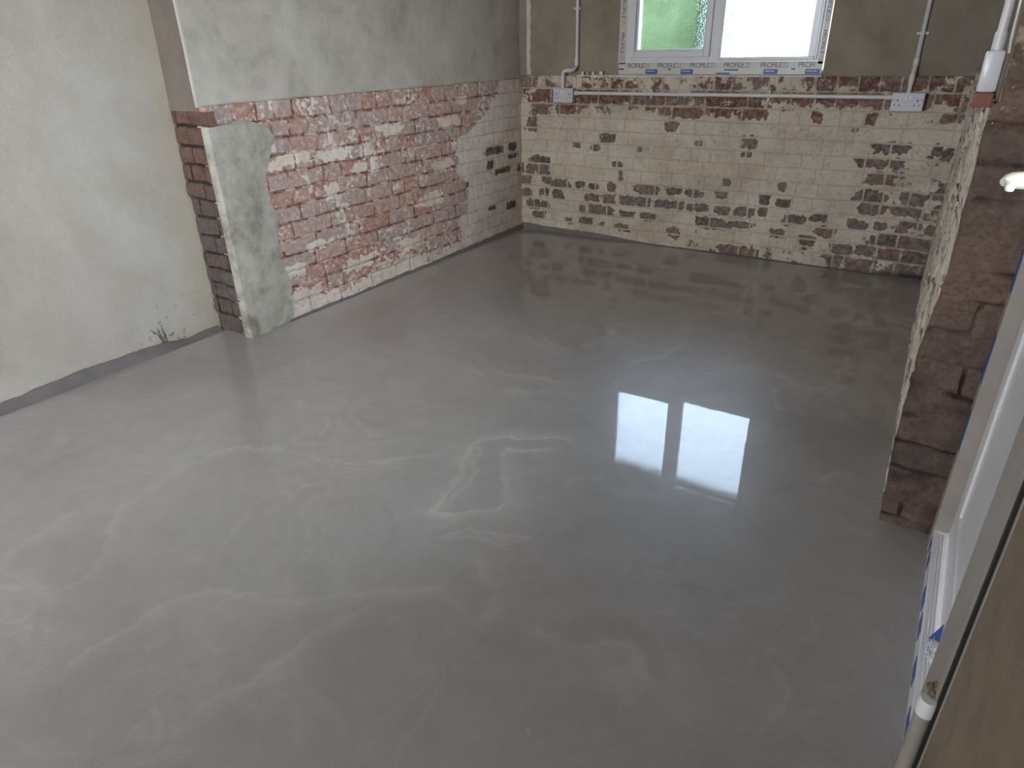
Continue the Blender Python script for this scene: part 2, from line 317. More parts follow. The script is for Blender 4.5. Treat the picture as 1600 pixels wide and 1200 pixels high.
# ---------------------------------------------------------------- mesh helpers
def link_mesh(name, me, mat, parent=None, kind=None):
    o = bpy.data.objects.new(name, me); COL.objects.link(o)
    for m in (mat if isinstance(mat, (list, tuple)) else [mat]): me.materials.append(m)
    if parent: o.parent = parent; o.matrix_parent_inverse = parent.matrix_world.inverted()
    if kind: o['kind'] = kind
    return o
def obj(name, bm, mat, parent=None, kind=None, smooth=False):
    me = bpy.data.meshes.new(name); bmesh.ops.recalc_face_normals(bm, faces=bm.faces[:]); bm.to_mesh(me); bm.free()
    if smooth:
        me.polygons.foreach_set('use_smooth', [True] * len(me.polygons))
        try: me.set_sharp_from_angle(angle=math.radians(40))
        except Exception: pass
    return link_mesh(name, me, mat, parent, kind)
def box(bm, x0, x1, y0, y1, z0, z1, bev=0.0):
    r = bmesh.ops.create_cube(bm, size=1.0)
    for v in r['verts']:
        v.co = Vector((x0 + (v.co.x + 0.5) * (x1 - x0), y0 + (v.co.y + 0.5) * (y1 - y0), z0 + (v.co.z + 0.5) * (z1 - z0)))
    if bev > 0:
        es = list({e for v in r['verts'] for e in v.link_edges})
        bmesh.ops.bevel(bm, geom=es, offset=bev, segments=2, affect='EDGES', profile=0.5)
    return bm
def tube(bm, pts, r, seg=16, cap=True):
    """one closed tube along a polyline; r may be a list"""
    pts = [Vector(p) for p in pts]; n = len(pts)
    rs = r if isinstance(r, (list, tuple)) else [r] * n
    d0 = (pts[1] - pts[0]).normalized(); ref = Vector((0, 0, 1)) if abs(d0.z) < 0.9 else Vector((1, 0, 0))
    rings = []; a = d0.cross(ref).normalized()
    for i, p in enumerate(pts):
        d = ((pts[min(i + 1, n - 1)] - p).normalized() + (p - pts[max(i - 1, 0)]).normalized()).normalized() if 0 < i < n - 1 else (pts[min(i + 1, n - 1)] - pts[max(i - 1, 0)]).normalized()
        a = (a - d * a.dot(d)).normalized(); b = d.cross(a)
        rings.append([bm.verts.new(p + (a * math.cos(2 * math.pi * k / seg) + b * math.sin(2 * math.pi * k / seg)) * rs[i]) for k in range(seg)])
    for i in range(n - 1):
        for k in range(seg):
            bm.faces.new((rings[i][k], rings[i][(k + 1) % seg], rings[i + 1][(k + 1) % seg], rings[i + 1][k]))
    if cap:
        bm.faces.new(rings[0][::-1]); bm.faces.new(rings[-1])
    return bm
def arc(c, p0, p1, n=8):
    """points from p0 to p1 round centre c"""
    c, p0, p1 = Vector(c), Vector(p0), Vector(p1); a, b = p0 - c, p1 - c
    return [c + a * math.cos(t) + b * math.sin(t) for t in [math.pi / 2 * k / n for k in range(n + 1)]]
def empty(name, loc=(0, 0, 0), kind=None, label=None, cat=None, group=None):
    o = bpy.data.objects.new(name, None); COL.objects.link(o); o.location = loc; o.empty_display_size = 0.1
    bpy.context.view_layer.update()
    tag(o, label, cat, group, kind); return o
def tag(o, label=None, cat=None, group=None, kind=None):
    if label: o['label'] = label
    if cat: o['category'] = cat
    if group: o['group'] = group
    if kind: o['kind'] = kind
    return o
def set_attr(me, name, vals):
    a = me.attributes.new(name, 'FLOAT', 'POINT'); a.data.foreach_set('value', np.asarray(vals, dtype=np.float32).ravel())

def grid_mesh(name, P, attrs, back=None, smooth=True, keep=None):
    """P: (nu, nv, 3) points. back: offset vector; adds a skirt so the slab has real thickness"""
    nu, nv = P.shape[:2]
    V = P.reshape(-1, 3); idx = np.arange(nu * nv).reshape(nu, nv)
    q = np.stack([idx[:-1, :-1], idx[1:, :-1], idx[1:, 1:], idx[:-1, 1:]], -1)
    q = q.reshape(-1, 4) if keep is None else q[keep]
    if back is not None:
        loop = np.concatenate([idx[:, 0], idx[-1, 1:], idx[-2::-1, -1], idx[0, -2:0:-1]])
        nb = len(loop); V = np.concatenate([V, V[loop] + np.array(back)]); s = nu * nv + np.arange(nb)
        l2 = np.roll(loop, -1); s2 = np.roll(s, -1)
        q = np.concatenate([q, np.stack([loop, s, s2, l2], -1)])
        attrs = {k: np.concatenate([a.ravel(), a.ravel()[loop]]) for k, a in attrs.items()}
    me = bpy.data.meshes.new(name)
    me.vertices.add(len(V)); me.vertices.foreach_set('co', V.astype(np.float32).ravel())
    me.loops.add(len(q) * 4); me.loops.foreach_set('vertex_index', q.astype(np.int32).ravel())
    me.polygons.add(len(q)); me.polygons.foreach_set('loop_start', np.arange(0, len(q) * 4, 4, dtype=np.int32))
    me.update(calc_edges=True); me.validate()
    me.polygons.foreach_set('use_smooth', np.ones(len(me.polygons), dtype=bool))
    for k, a in attrs.items(): set_attr(me, k, a)
    return me

def bricks(U, Z, tops, seed, lens=(0.225, 0.112), header_rows=(), joint=0.010, wob=0.004):
    """brick id noise, mortar mask and face offset at every (U, Z); tops: falling list of course boundaries"""
    rng = np.random.RandomState(seed)
    Uw = U + (fbm(U, Z, 9, 3, seed) - 0.5) * wob * 3; Zw = Z + (fbm(U, Z, 5, 3, seed + 5) - 0.5) * wob * 4
    rnd = np.zeros_like(U); d = np.full_like(U, 1.0); off = np.zeros_like(U)
    for r in range(len(tops) - 1):
        zt, zb = tops[r], tops[r + 1]
        m = (Zw <= zt) & (Zw > zb) if 0 < r < len(tops) - 2 else ((Zw > zb) if r == 0 else (Zw <= zt))
        L = []; x = -0.5 + rng.rand() * 0.2
        while x < 3.6:
            L.append(x)
            hd = r in header_rows or rng.rand() < 0.38
            x += (lens[1] if hd else lens[0]) * (1 + (rng.rand() - 0.5) * 0.24)
        L = np.array(L); u = Uw[m]; k = np.clip(np.searchsorted(L, u) - 1, 0, len(L) - 2)
        du = np.minimum(u - L[k], L[k + 1] - u); dz = np.minimum(zt - Zw[m], Zw[m] - zb)
        dd = np.minimum(du, np.abs(dz))
        R = rng.rand(len(L)); O = rng.rand(len(L))
        d[m] = dd; rnd[m] = R[k]; off[m] = O[k]
    rag = (fbm(U, Z, 60, 3, seed + 9) - 0.5) * 0.007
    mortar = 1 - sstep(joint * 0.35, joint * 0.35 + 0.0045, d + rag)
    return rnd, mortar, off, d

def blobs(U, Z, lst, seed, rag=0.55):
    w = (fbm(U, Z, 45, 4, seed) - 0.5) * 2 * rag
    out = np.zeros_like(U)
    for (u, z, a, b) in lst:
        a = max(a, 0.008); b = max(b, 0.008)
        m = (np.abs(U - u) < a * 2) & (np.abs(Z - z) < b * 2)
        e = (((U[m] - u) / a) ** 4 + ((Z[m] - z) / b) ** 4) ** 0.25 + w[m]
        out[m] = np.maximum(out[m], 1 - sstep(0.85, 1.15, e))
    return out

# ================================================================ SETTING
W_BACK, W_NEAR = 2.60, 2.66
# ---- floor
nx, ny = 400, 620
xs = np.linspace(-0.26, 3.0, nx); ys = np.linspace(-4.6, 0.06, ny)
X, Y = np.meshgrid(xs, ys, indexing='ij')
wx = X + (fbm(X, Y, 7, 5, 3) - 0.5) * 0.12 + (fbm(X, Y, 24, 3, 5) - 0.5) * 0.03; wy = Y + (fbm(X, Y, 7, 5, 33) - 0.5) * 0.12 + (fbm(X, Y, 24, 3, 35) - 0.5) * 0.03
swirl = np.zeros_like(X)
for (wgt, pts) in SWIRLS:
    pts = np.array(pts)
    # Catmull-Rom resample
    pp = np.vstack([2 * pts[0] - pts[1], pts, 2 * pts[-1] - pts[-2]]); fine_pts = []
    for i in range(1, len(pp) - 2):
        for s in np.linspace(0, 1, 5, endpoint=False):
            a, b, c, d_ = pp[i - 1], pp[i], pp[i + 1], pp[i + 2]
            fine_pts.append(0.5 * ((2 * b) + (c - a) * s + (2 * a - 5 * b + 4 * c - d_) * s * s + (-a + 3 * b - 3 * c + d_) * s ** 3))
    fine_pts.append(pts[-1]); fp = np.array(fine_pts)
    lo, hi = fp.min(0) - 0.16, fp.max(0) + 0.16
    m = (wx > lo[0]) & (wx < hi[0]) & (wy > lo[1]) & (wy < hi[1])
    px, py = wx[m], wy[m]; best = np.full(px.shape, 9.0)
    side = np.zeros(px.shape)
    for a, b in zip(fp[:-1], fp[1:]):
        ab = b - a; L2 = ab @ ab + 1e-9
        tt = np.clip(((px - a[0]) * ab[0] + (py - a[1]) * ab[1]) / L2, 0, 1)
        ex, ey = px - a[0] - tt * ab[0], py - a[1] - tt * ab[1]
        dd = np.sqrt(ex * ex + ey * ey); cls = dd < best
        best = np.where(cls, dd, best); side = np.where(cls, np.sign(ex * ab[1] - ey * ab[0]), side)
    mod = 0.25 + 1.0 * fbm(px, py, 7, 3, 71)
    core = np.exp(-(best / 0.007) ** 2)
    feather = np.exp(-best / 0.06) * 0.45 * (side > 0) + np.exp(-best / 0.028) * 0.35
    ph = best / 0.017 + 2.6 * fbm(px, py, 6, 4, 72)
    echo = (0.5 + 0.5 * np.cos(2 * math.pi * ph)) ** 3 * np.exp(-best / 0.045) * 0.8 * (side > -0.5) * fbm(px, py, 9, 2, 73)
    swirl[m] = np.maximum(swirl[m], wgt * 0.62 * mod * np.clip(0.6 * core + feather + echo, 0, 1.1))
# faint natural marbling everywhere
q1 = fbm(X, Y, 1.6, 4, 50); q2 = fbm(X, Y, 1.6, 4, 90)
f_ = fbm(X + q1 * 1.1, Y + q2 * 1.1, 2.4, 4, 12)
ridge = np.exp(-(np.abs(f_ - 0.5) / 0.010) ** 2) + 0.7 * np.exp(-(np.abs(f_ - 0.57) / 0.007) ** 2) + 0.6 * np.exp(-(np.abs(f_ - 0.44) / 0.008) ** 2) + 0.4 * sstep(.5, .62, f_) * sstep(.66, .6, f_)
swirl = np.clip(swirl + 0.34 * ridge * sstep(.3, .7, fbm(X, Y, 2.0, 3, 8)), 0, 1)
tone = sstep(0.52, 0.72, fbm(X + q2 * 0.5, Y + q1 * 0.5, 1.2, 3, 77)) * 0.35
P = np.stack([X, Y, np.zeros_like(X)], -1)
me = grid_mesh('floor', P, {'swirl': swirl, 'tone': tone}, back=(0, 0, -0.05))
floor = link_mesh('floor', me, M['floor'], kind='structure')
bm = bmesh.new(); box(bm, -0.5, 3.2, -8.2, -4.6, -0.06, 0.0)
b2 = obj('floor', bm, M['screed_edge'], kind='structure')

# ---- back wall, lower brickwork
TOPS = [1.03, .947, .855, .775, .699, .620, .545, .465, .386, .311, .231, .155, .080, -0.02]
nu, nv = 560, 215
us = np.linspace(-0.03, 2.72, nu); vs = np.linspace(-0.03, 1.025, nv)
U, Z = np.meshgrid(us, vs, indexing='ij')
rnd, mor, off, dist = bricks(U, Z, TOPS, 11, header_rows=(0,))
def table(U, Z, ux, zx, T):
    T = np.array(T, float); iu = np.interp(U, ux, np.arange(len(ux))); iz = np.interp(Z, zx, np.arange(len(zx)))
    a = np.floor(iu).astype(int).clip(0, len(ux) - 2); b = np.floor(iz).astype(int).clip(0, len(zx) - 2)
    fu, fz = iu - a, iz - b
    return (T[b, a] * (1 - fu) + T[b, a + 1] * fu) * (1 - fz) + (T[b + 1, a] * (1 - fu) + T[b + 1, a + 1] * fu) * fz
cov = table(U, Z, [0, .25, .8, 1.4, 2.0, 2.35, 2.6], [0, .12, .2, .36, .42, .74, .8, .85, .9, .95, 1.0],
    [[.85, .85, .80, .50, .45, .40, .35],
     [.85, .85, .85, .75, .60, .50, .40],
     [.80, .80, .80, .80, .75, .60, .50],
     [.80, .78, .80, .85, .85, .65, .55],
     [.80, .90, .95, .95, .95, .75, .60],
     [.75, .90, .95, .98, .98, .85, .62],
     [.65, .78, .70, .72, .95, .80, .60],
     [.50, .60, .55, .40, .60, .62, .50],
     [.42, .30, .25, .28, .30, .40, .45],
     [.50, .45, .55, .42, .45, .42, .40],
     [.40, .50, .58, .50, .40, .40, .30]])
paint = cov + (fbm(U, Z, 26, 5, 21) - 0.5) * 0.75 + (fbm(U, Z, 6, 3, 22) - 0.5) * 0.4 + 0.10 * (mor > 0.5)
paint = np.clip(paint, 0, 1)
ex = blobs(U, Z, BACK_EXPOSED, 31)
ex = ex * (1 - 0.85 * mor)
paint = np.clip(paint * (1 - 1.1 * ex), 0, 1)
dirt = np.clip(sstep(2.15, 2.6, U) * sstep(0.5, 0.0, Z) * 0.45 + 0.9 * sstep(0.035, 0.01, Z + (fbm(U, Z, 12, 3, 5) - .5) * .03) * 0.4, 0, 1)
redder = sstep(0.76, 0.84, Z) * 0.45
rnd2 = np.clip(rnd * 0.55 + redder + 0.02, 0, 1)
for (u, z, a, b) in [(2.135, .672, .1, .04)]:
    rnd2[(np.abs(U - u) < a) & (np.abs(Z - z) < b)] = 0.95
pm = sstep(0.4, 0.6, paint)
h = (-0.006 * mor * (1 - 0.72 * pm)) + (off - 0.5) * 0.004 + pm * 0.0012 + (fbm(U, Z, 30, 4, 41) - 0.5) * 0.004 + (fbm(U, Z, 3, 2, 42) - 0.5) * 0.012
P = np.stack([U, -h, Z], -1)
me = grid_mesh('wall_back', P, {'rnd': rnd2, 'mortar': mor, 'paint': paint, 'dirt': dirt}, back=(0, 0.06, 0))
wall_back = link_mesh('wall_back', me, M['back_brick'], kind='structure')
bm = bmesh.new(); box(bm, -0.3, 3.0, 0.03, 0.30, -0.05, 1.018); obj('core', bm, M['roof_dark'], wall_back)

# ---- back wall, upper plaster with the window opening
bm = bmesh.new()
OX0, OX1, OZ0, OZ1 = 0.700, 1.896, 1.02, 1.955
yb0, yb1 = 0.034, 0.30
box(bm, -0.3, OX0, yb0, yb1, 1.02, 2.45); box(bm, OX1, 3.0, yb0, yb1, 1.02, 2.45); box(bm, OX0, OX1, yb0, yb1, OZ1, 2.45)
obj('upper_plaster', bm, M['plaster_back'], wall_back)

# ---- left wall, lower brickwork (u = -y)
LT = [1.012, .925, .848, .772, .696, .620, .543, .466, .388, .311, .234, .157, .080, -0.02]
nu, nv = 560, 235
us = np.linspace(-0.02, 2.43, nu); vs = np.linspace(-0.03, 1.005, nv)
U, Z = np.meshgrid(us, vs, indexing='ij')
rnd, mor, off, dist = bricks(U, Z, LT, 23, header_rows=(0,))
edge = np.interp(Z, [0, .096, .21, .25, .36, .54, .70, .73, .83, 1.0], [.70, .75, .81, .70, .64, .76, .74, .61, .39, .27]) + (fbm(U, Z, 14, 3, 6) - .5) * .10
cream = sstep(0.02, -0.02, U - edge)
paint = 0.345 + 0.60 * cream + (fbm(U, Z, 62, 4, 61) - 0.5) * 0.9 * (1 - 0.6 * cream) + (fbm(U, Z, 9, 3, 62) - 0.5) * 0.55 + sstep(0.14, 0.02, Z) * 0.35
paint = paint - 0.10 * mor * (1 - cream)
paint = np.clip(paint, 0, 1)
paint = np.maximum(paint, blobs(U, Z, LEFT_PAINTED, 63, 0.8) * 0.9 * (1 - 0.4 * mor))
paint = paint * (1 - blobs(U, Z, LEFT_EXPOSED, 64) * (1 - 0.7 * mor))
dirt = blobs(U, Z, LEFT_EXPOSED, 64) * 0.7 * (1 - mor)
rnd2 = np.clip(rnd * 1.0, 0, 1)
pm = sstep(0.4, 0.6, paint)
deep = 0.010 - 0.006 * cream
h = (-deep * mor * (1 - 0.5 * pm)) + (off - 0.5) * 0.006 + pm * 0.001 + (fbm(U, Z, 30, 4, 65) - 0.5) * 0.006 + (fbm(U, Z, 3, 2, 66) - 0.5) * 0.012 - 0.004 * cream
P = np.stack([h, -U, Z], -1)
me = grid_mesh('wall_left', P, {'rnd': rnd2, 'mortar': mor, 'paint': paint, 'dirt': dirt}, back=(-0.06, 0, 0))
wall_left = link_mesh('wall_left', me, M['left_brick'], kind='structure')
bm = bmesh.new(); box(bm, -0.55, -0.03, -2.40, 0.30, -0.05, 1.0); obj('core', bm, M['roof_dark'], wall_left)

# upper plaster of the left wall, its bottom edge a little ragged, with the return facing the camera, its shade put into the colour
nu, nv = 200, 90
us = np.linspace(-0.10, 2.442, nu); vs = np.linspace(0, 1, nv)
U, T = np.meshgrid(us, vs, indexing='ij')
zb = 1.002 + (fbm(U, U * 0, 8, 3, 81) - .5) * 0.016 + 0.0 * U
Zz = zb + T * (2.45 - zb)
hx = -0.030 + (fbm(U, Zz, 4, 4, 82) - .5) * 0.008
P = np.stack([hx, -U, Zz], -1)
me = grid_mesh('upper_plaster', P, {}, back=(-0.006, 0, 0)); link_mesh('upper_plaster', me, M['plaster_left'], wall_left)
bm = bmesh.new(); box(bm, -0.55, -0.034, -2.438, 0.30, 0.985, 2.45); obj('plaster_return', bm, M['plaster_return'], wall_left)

# grey cement patch on the end of the brickwork
nu, nv = 90, 200
vs = np.linspace(-0.02, 0.945, nv); ts = np.linspace(0, 1, nu)
T, Z = np.meshgrid(ts, vs, indexing='ij')
pe = np.interp(Z, [0, .03, .143, .325, .536, .62, .738, .80, .853, .895, .925, .945], [2.20, 2.175, 2.16, 2.18, 2.17, 2.20, 2.18, 2.15, 2.112, 2.125, 2.19, 2.27]) + (fbm(Z, Z * 0 + 3, 16, 4, 92) - .5) * 0.05
ueg = 2.447 - (2.447 - pe) * T
topcut = np.minimum(Z, 0.93 + (fbm(ueg, Z * 0, 14, 3, 94) - .5) * 0.02 + 0.01 * T)
thick = 0.003 + 0.024 * (1 - sstep(0.25, 1.0, T)) + (fbm(ueg, Z, 7, 4, 93) - .5) * 0.008 * (1 - T ** 3)
P = np.stack([thick, -ueg, topcut], -1)
me = grid_mesh('cement_patch', P, {}, back=(-0.05, 0, 0)); link_mesh('cement_patch', me, M['plaster_patch'], wall_left)

# bare brick return strip under the plastered one (faces the camera)
nu, nv = 60, 230
us = np.linspace(-0.215, 0.012, nu); vs = np.linspace(-0.03, 0.984, nv)
U, Z = np.meshgrid(us, vs, indexing='ij')
rnd, mor, off, dist = bricks(U + 1.0, Z, LT, 37, lens=(0.16, 0.10), joint=0.012, wob=0.006)
paint = np.clip((fbm(U, Z, 30, 4, 38) - 0.5) * 0.8 + 0.12, 0, 1)
rnd2 = np.clip(rnd * 0.35 + 0.55 * sstep(0.45, 0.8, Z), 0, 1)
dirt = np.clip(mor * 0.6 + 0.1, 0, 1)
h = -0.016 * mor * (0.3 + fbm(U, Z, 12, 3, 5)) + (off - .5) * 0.012 + (fbm(U, Z, 30, 4, 39) - .5) * 0.005
P = np.stack([U, -2.442 - h, Z], -1)
me = grid_mesh('brick_return', P, {'rnd': rnd2, 'mortar': mor, 'paint': paint, 'dirt': dirt}, back=(0, 0.05, 0))
link_mesh('brick_return', me, M['strip_brick'], wall_left)

# near left wall (set back), pale plaster
nu, nv = 260, 160
us = np.linspace(2.40, 8.1, nu); vs = np.linspace(-0.03, 2.45, nv)
U, Z = np.meshgrid(us, vs, indexing='ij')
hx = -0.224 + (fbm(U, Z, 2.2, 4, 101) - .5) * 0.014 + 0.018 * sstep(0.9, 1.4, Z)
P = np.stack([hx, -U, Z], -1)
me = grid_mesh('wall_left', P, {}, back=(-0.2, 0, 0)); wl2 = link_mesh('wall_left', me, M['plaster_near'], kind='structure')

# ---- right wall: rough whitewashed face seen nearly edge-on, brown end face towards the camera
RT = [1.075] + [1.0 - .077 * k for k in range(13)] + [-0.02]
nu, nv = 420, 240
us = np.linspace(-0.03, 2.41, nu); vs = np.linspace(-0.03, 1.062, nv)
U, Z = np.meshgrid(us, vs, indexing='ij')
rnd, mor, off, dist = bricks(U, Z, RT, 51)
paint = np.clip(0.70 + (fbm(U * 0.25, Z, 30, 5, 52) - .5) * 1.3, 0, 1)
prof = np.interp(Z, [0, .02, .224, .35, .52, .71, .904, 1.06], [2.670, 2.668, 2.655, 2.653, 2.655, 2.667, 2.664, 2.659])
rag = (fbm(U * 0, Z, 14, 4, 57) - .5) * 0.012
k = U / 2.41
xf = 2.600 * (1 - k) + (prof + rag) * k
h = -0.010 * mor * 0.6 + (off - .5) * 0.008 + (fbm(U, Z, 28, 4, 53) - .5) * 0.008 + (fbm(U, Z, 4, 3, 54) - .5) * 0.010 * sstep(2.41, 2.0, U)
P = np.stack([xf - h, -U, Z], -1)
me = grid_mesh('wall_right', P, {'rnd': rnd, 'mortar': mor, 'paint': paint, 'dirt': 0.5 * mor + 0.6 * sstep(.66, .76, fbm(U * .10, Z, 26, 4, 56))}, back=(0.006, 0, 0))
wall_right = link_mesh('wall_right', me, M['right_brick'], kind='structure')
bm = bmesh.new(); box(bm, 2.815, 3.05, -2.4365, -2.35, -0.05, 2.12); box(bm, 2.69, 3.0, -2.395, 0.30, -0.05, 1.05); box(bm, 2.700, 3.0, -2.395, 0.30, 1.04, 2.45); obj('core', bm, M['roof_dark'], wall_right)
bm = bmesh.new(); box(bm, 2.672, 2.72, -2.38, 0.30, 1.045, 2.45); obj('upper_plaster', bm, M['plaster_back'], wall_right)
# end face
nu, nv = 90, 330
ts = np.linspace(0, 1, nu); vs = np.linspace(-0.03, 2.45, nv)
vs = np.concatenate([np.linspace(-0.03, 1.35, 300), np.linspace(1.4, 2.45, 30)])
T, Z = np.meshgrid(ts, vs, indexing='ij')
prof = np.interp(Z, [0, .02, .224, .35, .52, .71, .904, 1.06, 1.075, 2.45], [2.668, 2.667, 2.654, 2.652, 2.654, 2.666, 2.663, 2.658, 2.672, 2.672])
rag = (fbm(T * 0, Z, 14, 4, 57) - .5) * 0.012
U = prof + rag + (2.83 - prof) * T
rnd, mor, off, dist = bricks(U - 2.655, Z, [1.34 - .0775 * k for k in range(18)] + [-0.03], 58, lens=(0.23, 0.22), joint=0.007, wob=0.007)
mor = mor * sstep(0.35, 0.6, fbm(U, Z, 9, 3, 60))
paint = np.clip(0.12 + (fbm(U, Z, 16, 5, 59) - .5) * 0.9 + 0.25 * sstep(0.95, 1.2, Z), 0, 1)
dirt = np.clip(0.10 + 0.50 * sstep(1.0, 0.2, Z) + 0.4 * mor + (fbm(U, Z, 7, 4, 68) - .5) * 0.7, 0, 1)
h = -0.009 * mor + (off - .5) * 0.008 + (fbm(U, Z, 20, 5, 67) - .5) * 0.014 - 0.012 * (1 - sstep(0, 0.06, T))
P = np.stack([U, -2.416 - h * sstep(0.0, 0.1, T), Z], -1)
me = grid_mesh('end_face', P, {'rnd': rnd * 0.8 + 0.1 * sstep(.8, 1.0, Z), 'mortar': mor, 'paint': paint, 'dirt': dirt}, back=(0, 0.05, 0))
link_mesh('end_face', me, M['pier_brick'], wall_right)

# right wall on the camera's side of the door, and over the door
bm = bmesh.new(); box(bm, 2.797, 3.05, -6.0, -3.311, -0.05, 2.45, 0.004); box(bm, 2.797, 3.05, -7.2, -6.70, -0.05, 2.45)
box(bm, 2.797, 3.05, -6.70, -6.00, -0.05, 0.90); box(bm, 2.797, 3.05, -6.70, -6.00, 2.20, 2.45)
obj('wall_right', bm, M['plaster_beige'], kind='structure')
bm = bmesh.new(); box(bm, 2.797, 3.05, -3.3105, -2.40, 2.10, 2.45); obj('wall_right', bm, M['plaster_beige'], kind='structure')
# front wall behind the camera, ceiling
bm = bmesh.new()
box(bm, -0.5, 0.1, -7.2, -7.0, -0.05, 2.45); box(bm, 1.2, 3.05, -7.2, -7.0, -0.05, 2.45)
box(bm, 0.1, 1.2, -7.2, -7.0, -0.05, 0.80); box(bm, 0.1, 1.2, -7.2, -7.0, 2.20, 2.45)
obj('wall_front', bm, M['plaster_beige'], kind='structure')
bm = bmesh.new(); box(bm, -0.6, 3.1, -8.25, 0.35, 2.45, 2.55); obj('ceiling', bm, M['ceiling'], kind='structure')
# added side window, unseen behind the camera, put in to light the walls
w3 = empty('added_window_2', (2.85, -6.35, 0.90), 'structure')
bm = bmesh.new()
for a in ((-6.70, -6.64, 0.90, 2.20), (-6.06, -6.00, 0.90, 2.20), (-6.64, -6.06, 0.90, 0.96), (-6.64, -6.06, 2.14, 2.20)):
    box(bm, 2.96, 3.03, a[0], a[1], a[2], a[3], 0.004)
obj('window_frame', bm, M['upvc'], w3)

w3 = empty('added_window_3', (1.3, -7.1, 0.80), 'structure')  # added front window, out of view, brings daylight to the back of the room
bm = bmesh.new()
for a in ((0.1, 0.16, 0.80, 2.20), (1.14, 1.20, 0.80, 2.20), (0.62, 0.68, 0.80, 2.20), (0.16, 1.14, 0.80, 0.86), (0.16, 1.14, 2.14, 2.20)):
    box(bm, a[0], a[1], -7.16, -7.09, a[2], a[3], 0.004)
obj('window_frame', bm, M['upvc'], w3)

# ragged dark screed edge left along the wall bottoms
def lip(name, path, nrm, hts, wid, seed):
    """wedge of screed: path start/end on the wall line, nrm points into the room"""
    a, b = Vector(path[0]), Vector(path[1]); L = (b - a).length; n = int(L / 0.012) + 2
    s = np.linspace(0, 1, n); hh = np.interp(s, [q[0] for q in hts], [q[1] for q in hts]) + (fbm(s * L, s * 0, 18, 4, seed) - .5) * 0.012
    ww = wid * (0.75 + 0.5 * fbm(s * L, s * 0, 5, 3, seed + 1))
    bm = bmesh.new(); rows = []
    for k in range(n):
        p = a.lerp(b, s[k]); nn = Vector(nrm); hz = max(0.004, hh[k])
        rows.append([bm.verts.new(q) for q in (p - nn * 0.03 + Vector((0, 0, -0.02)), p - nn * 0.03 + Vector((0, 0, hz)), p + nn * 0.010 + Vector((0, 0, hz)),
                                               p + nn * (0.010 + ww[k] * 0.35) + Vector((0, 0, hz * 0.45)), p + nn * (0.010 + ww[k]) + Vector((0, 0, 0.0006)), p + nn * (0.010 + ww[k]) + Vector((0, 0, -0.02)))])
    for k in range(n - 1):
        for j in range(6):
            bm.faces.new((rows[k][j], rows[k][(j + 1) % 6], rows[k + 1][(j + 1) % 6], rows[k + 1][j]))
    bm.faces.new(rows[0]); bm.faces.new(rows[-1][::-1])
    return obj(name, bm, M['screed_edge'], kind='structure', smooth=True)
lip('trim_1', ((-0.224, -4.6, 0), (-0.224, -2.45, 0)), (1, 0, 0), [(0, .024), (.55, .026), (.72, .042), (.85, .034), (.93, .014), (1, .02)], 0.042, 201)
lip('trim_2', ((0.0, -2.20, 0), (0.0, -0.02, 0)), (1, 0, 0), [(0, .006), (.5, .012), (.8, .020), (1, .030)], 0.012, 211)
lip('trim_3', ((0.0, 0.0, 0), (2.60, 0.0, 0)), (0, -1, 0), [(0, .040), (.12, .030), (.24, .030), (.33, .012), (.40, .004), (1, .003)], 0.012, 221)

# ================================================================ WINDOW 1
win = empty('window_1', (1.3, 0.03, 1.03), 'structure')
def ring(bm, x0, x1, z0, z1, w, y0, y1, bev=0.0, wt=None):
    wt = wt or w
    box(bm, x0, x0 + w, y0, y1, z0, z1, bev); box(bm, x1 - w, x1, y0, y1, z0, z1, bev)
    box(bm, x0 + w * .98, x1 - w * .98, y0, y1, z0, z0 + w, bev); box(bm, x0 + w * .98, x1 - w * .98, y0, y1, z1 - wt, z1, bev)
FX0, FX1, FZ0, FZ1 = 0.708, 1.888, 1.031, 1.945
bm = bmesh.new(); ring(bm, FX0, FX1, FZ0, FZ1, 0.080, 0.022, 0.09, 0.003)
box(bm, 1.272, 1.322, 0.020, 0.09, FZ0 + .07, FZ1 - .07, 0.003)
ring(bm, 0.780, 1.280, 1.108, 1.880, 0.030, 0.024, 0.09)
obj('window_frame', bm, M['upvc'], win)
bm = bmesh.new(); ring(bm, 0.774, 1.272, 1.124, 1.872, 0.034, 0.008, 0.07, 0.004); sash = obj('sash', bm, M['upvc'], win)
bm = bmesh.new(); ring(bm, 0.806, 1.240, 1.155, 1.840, 0.014, 0.022, 0.06, 0.004); obj('glazing_bead', bm, M['upvc'], sash)
bm = bmesh.new(); ring(bm, 1.320, 1.858, 1.106, 1.846, 0.016, 0.014, 0.06, 0.004); obj('glazing_bead', bm, M['upvc'], win)
bm = bmesh.new(); box(bm, 0.818, 1.228, 0.045, 0.049, 1.166, 1.828); obj('glass_pane', bm, M['obscure'], sash)
bm = bmesh.new(); box(bm, 1.332, 1.846, 0.045, 0.049, 1.118, 1.834); obj('glass_pane', bm, M['obscure'], win)
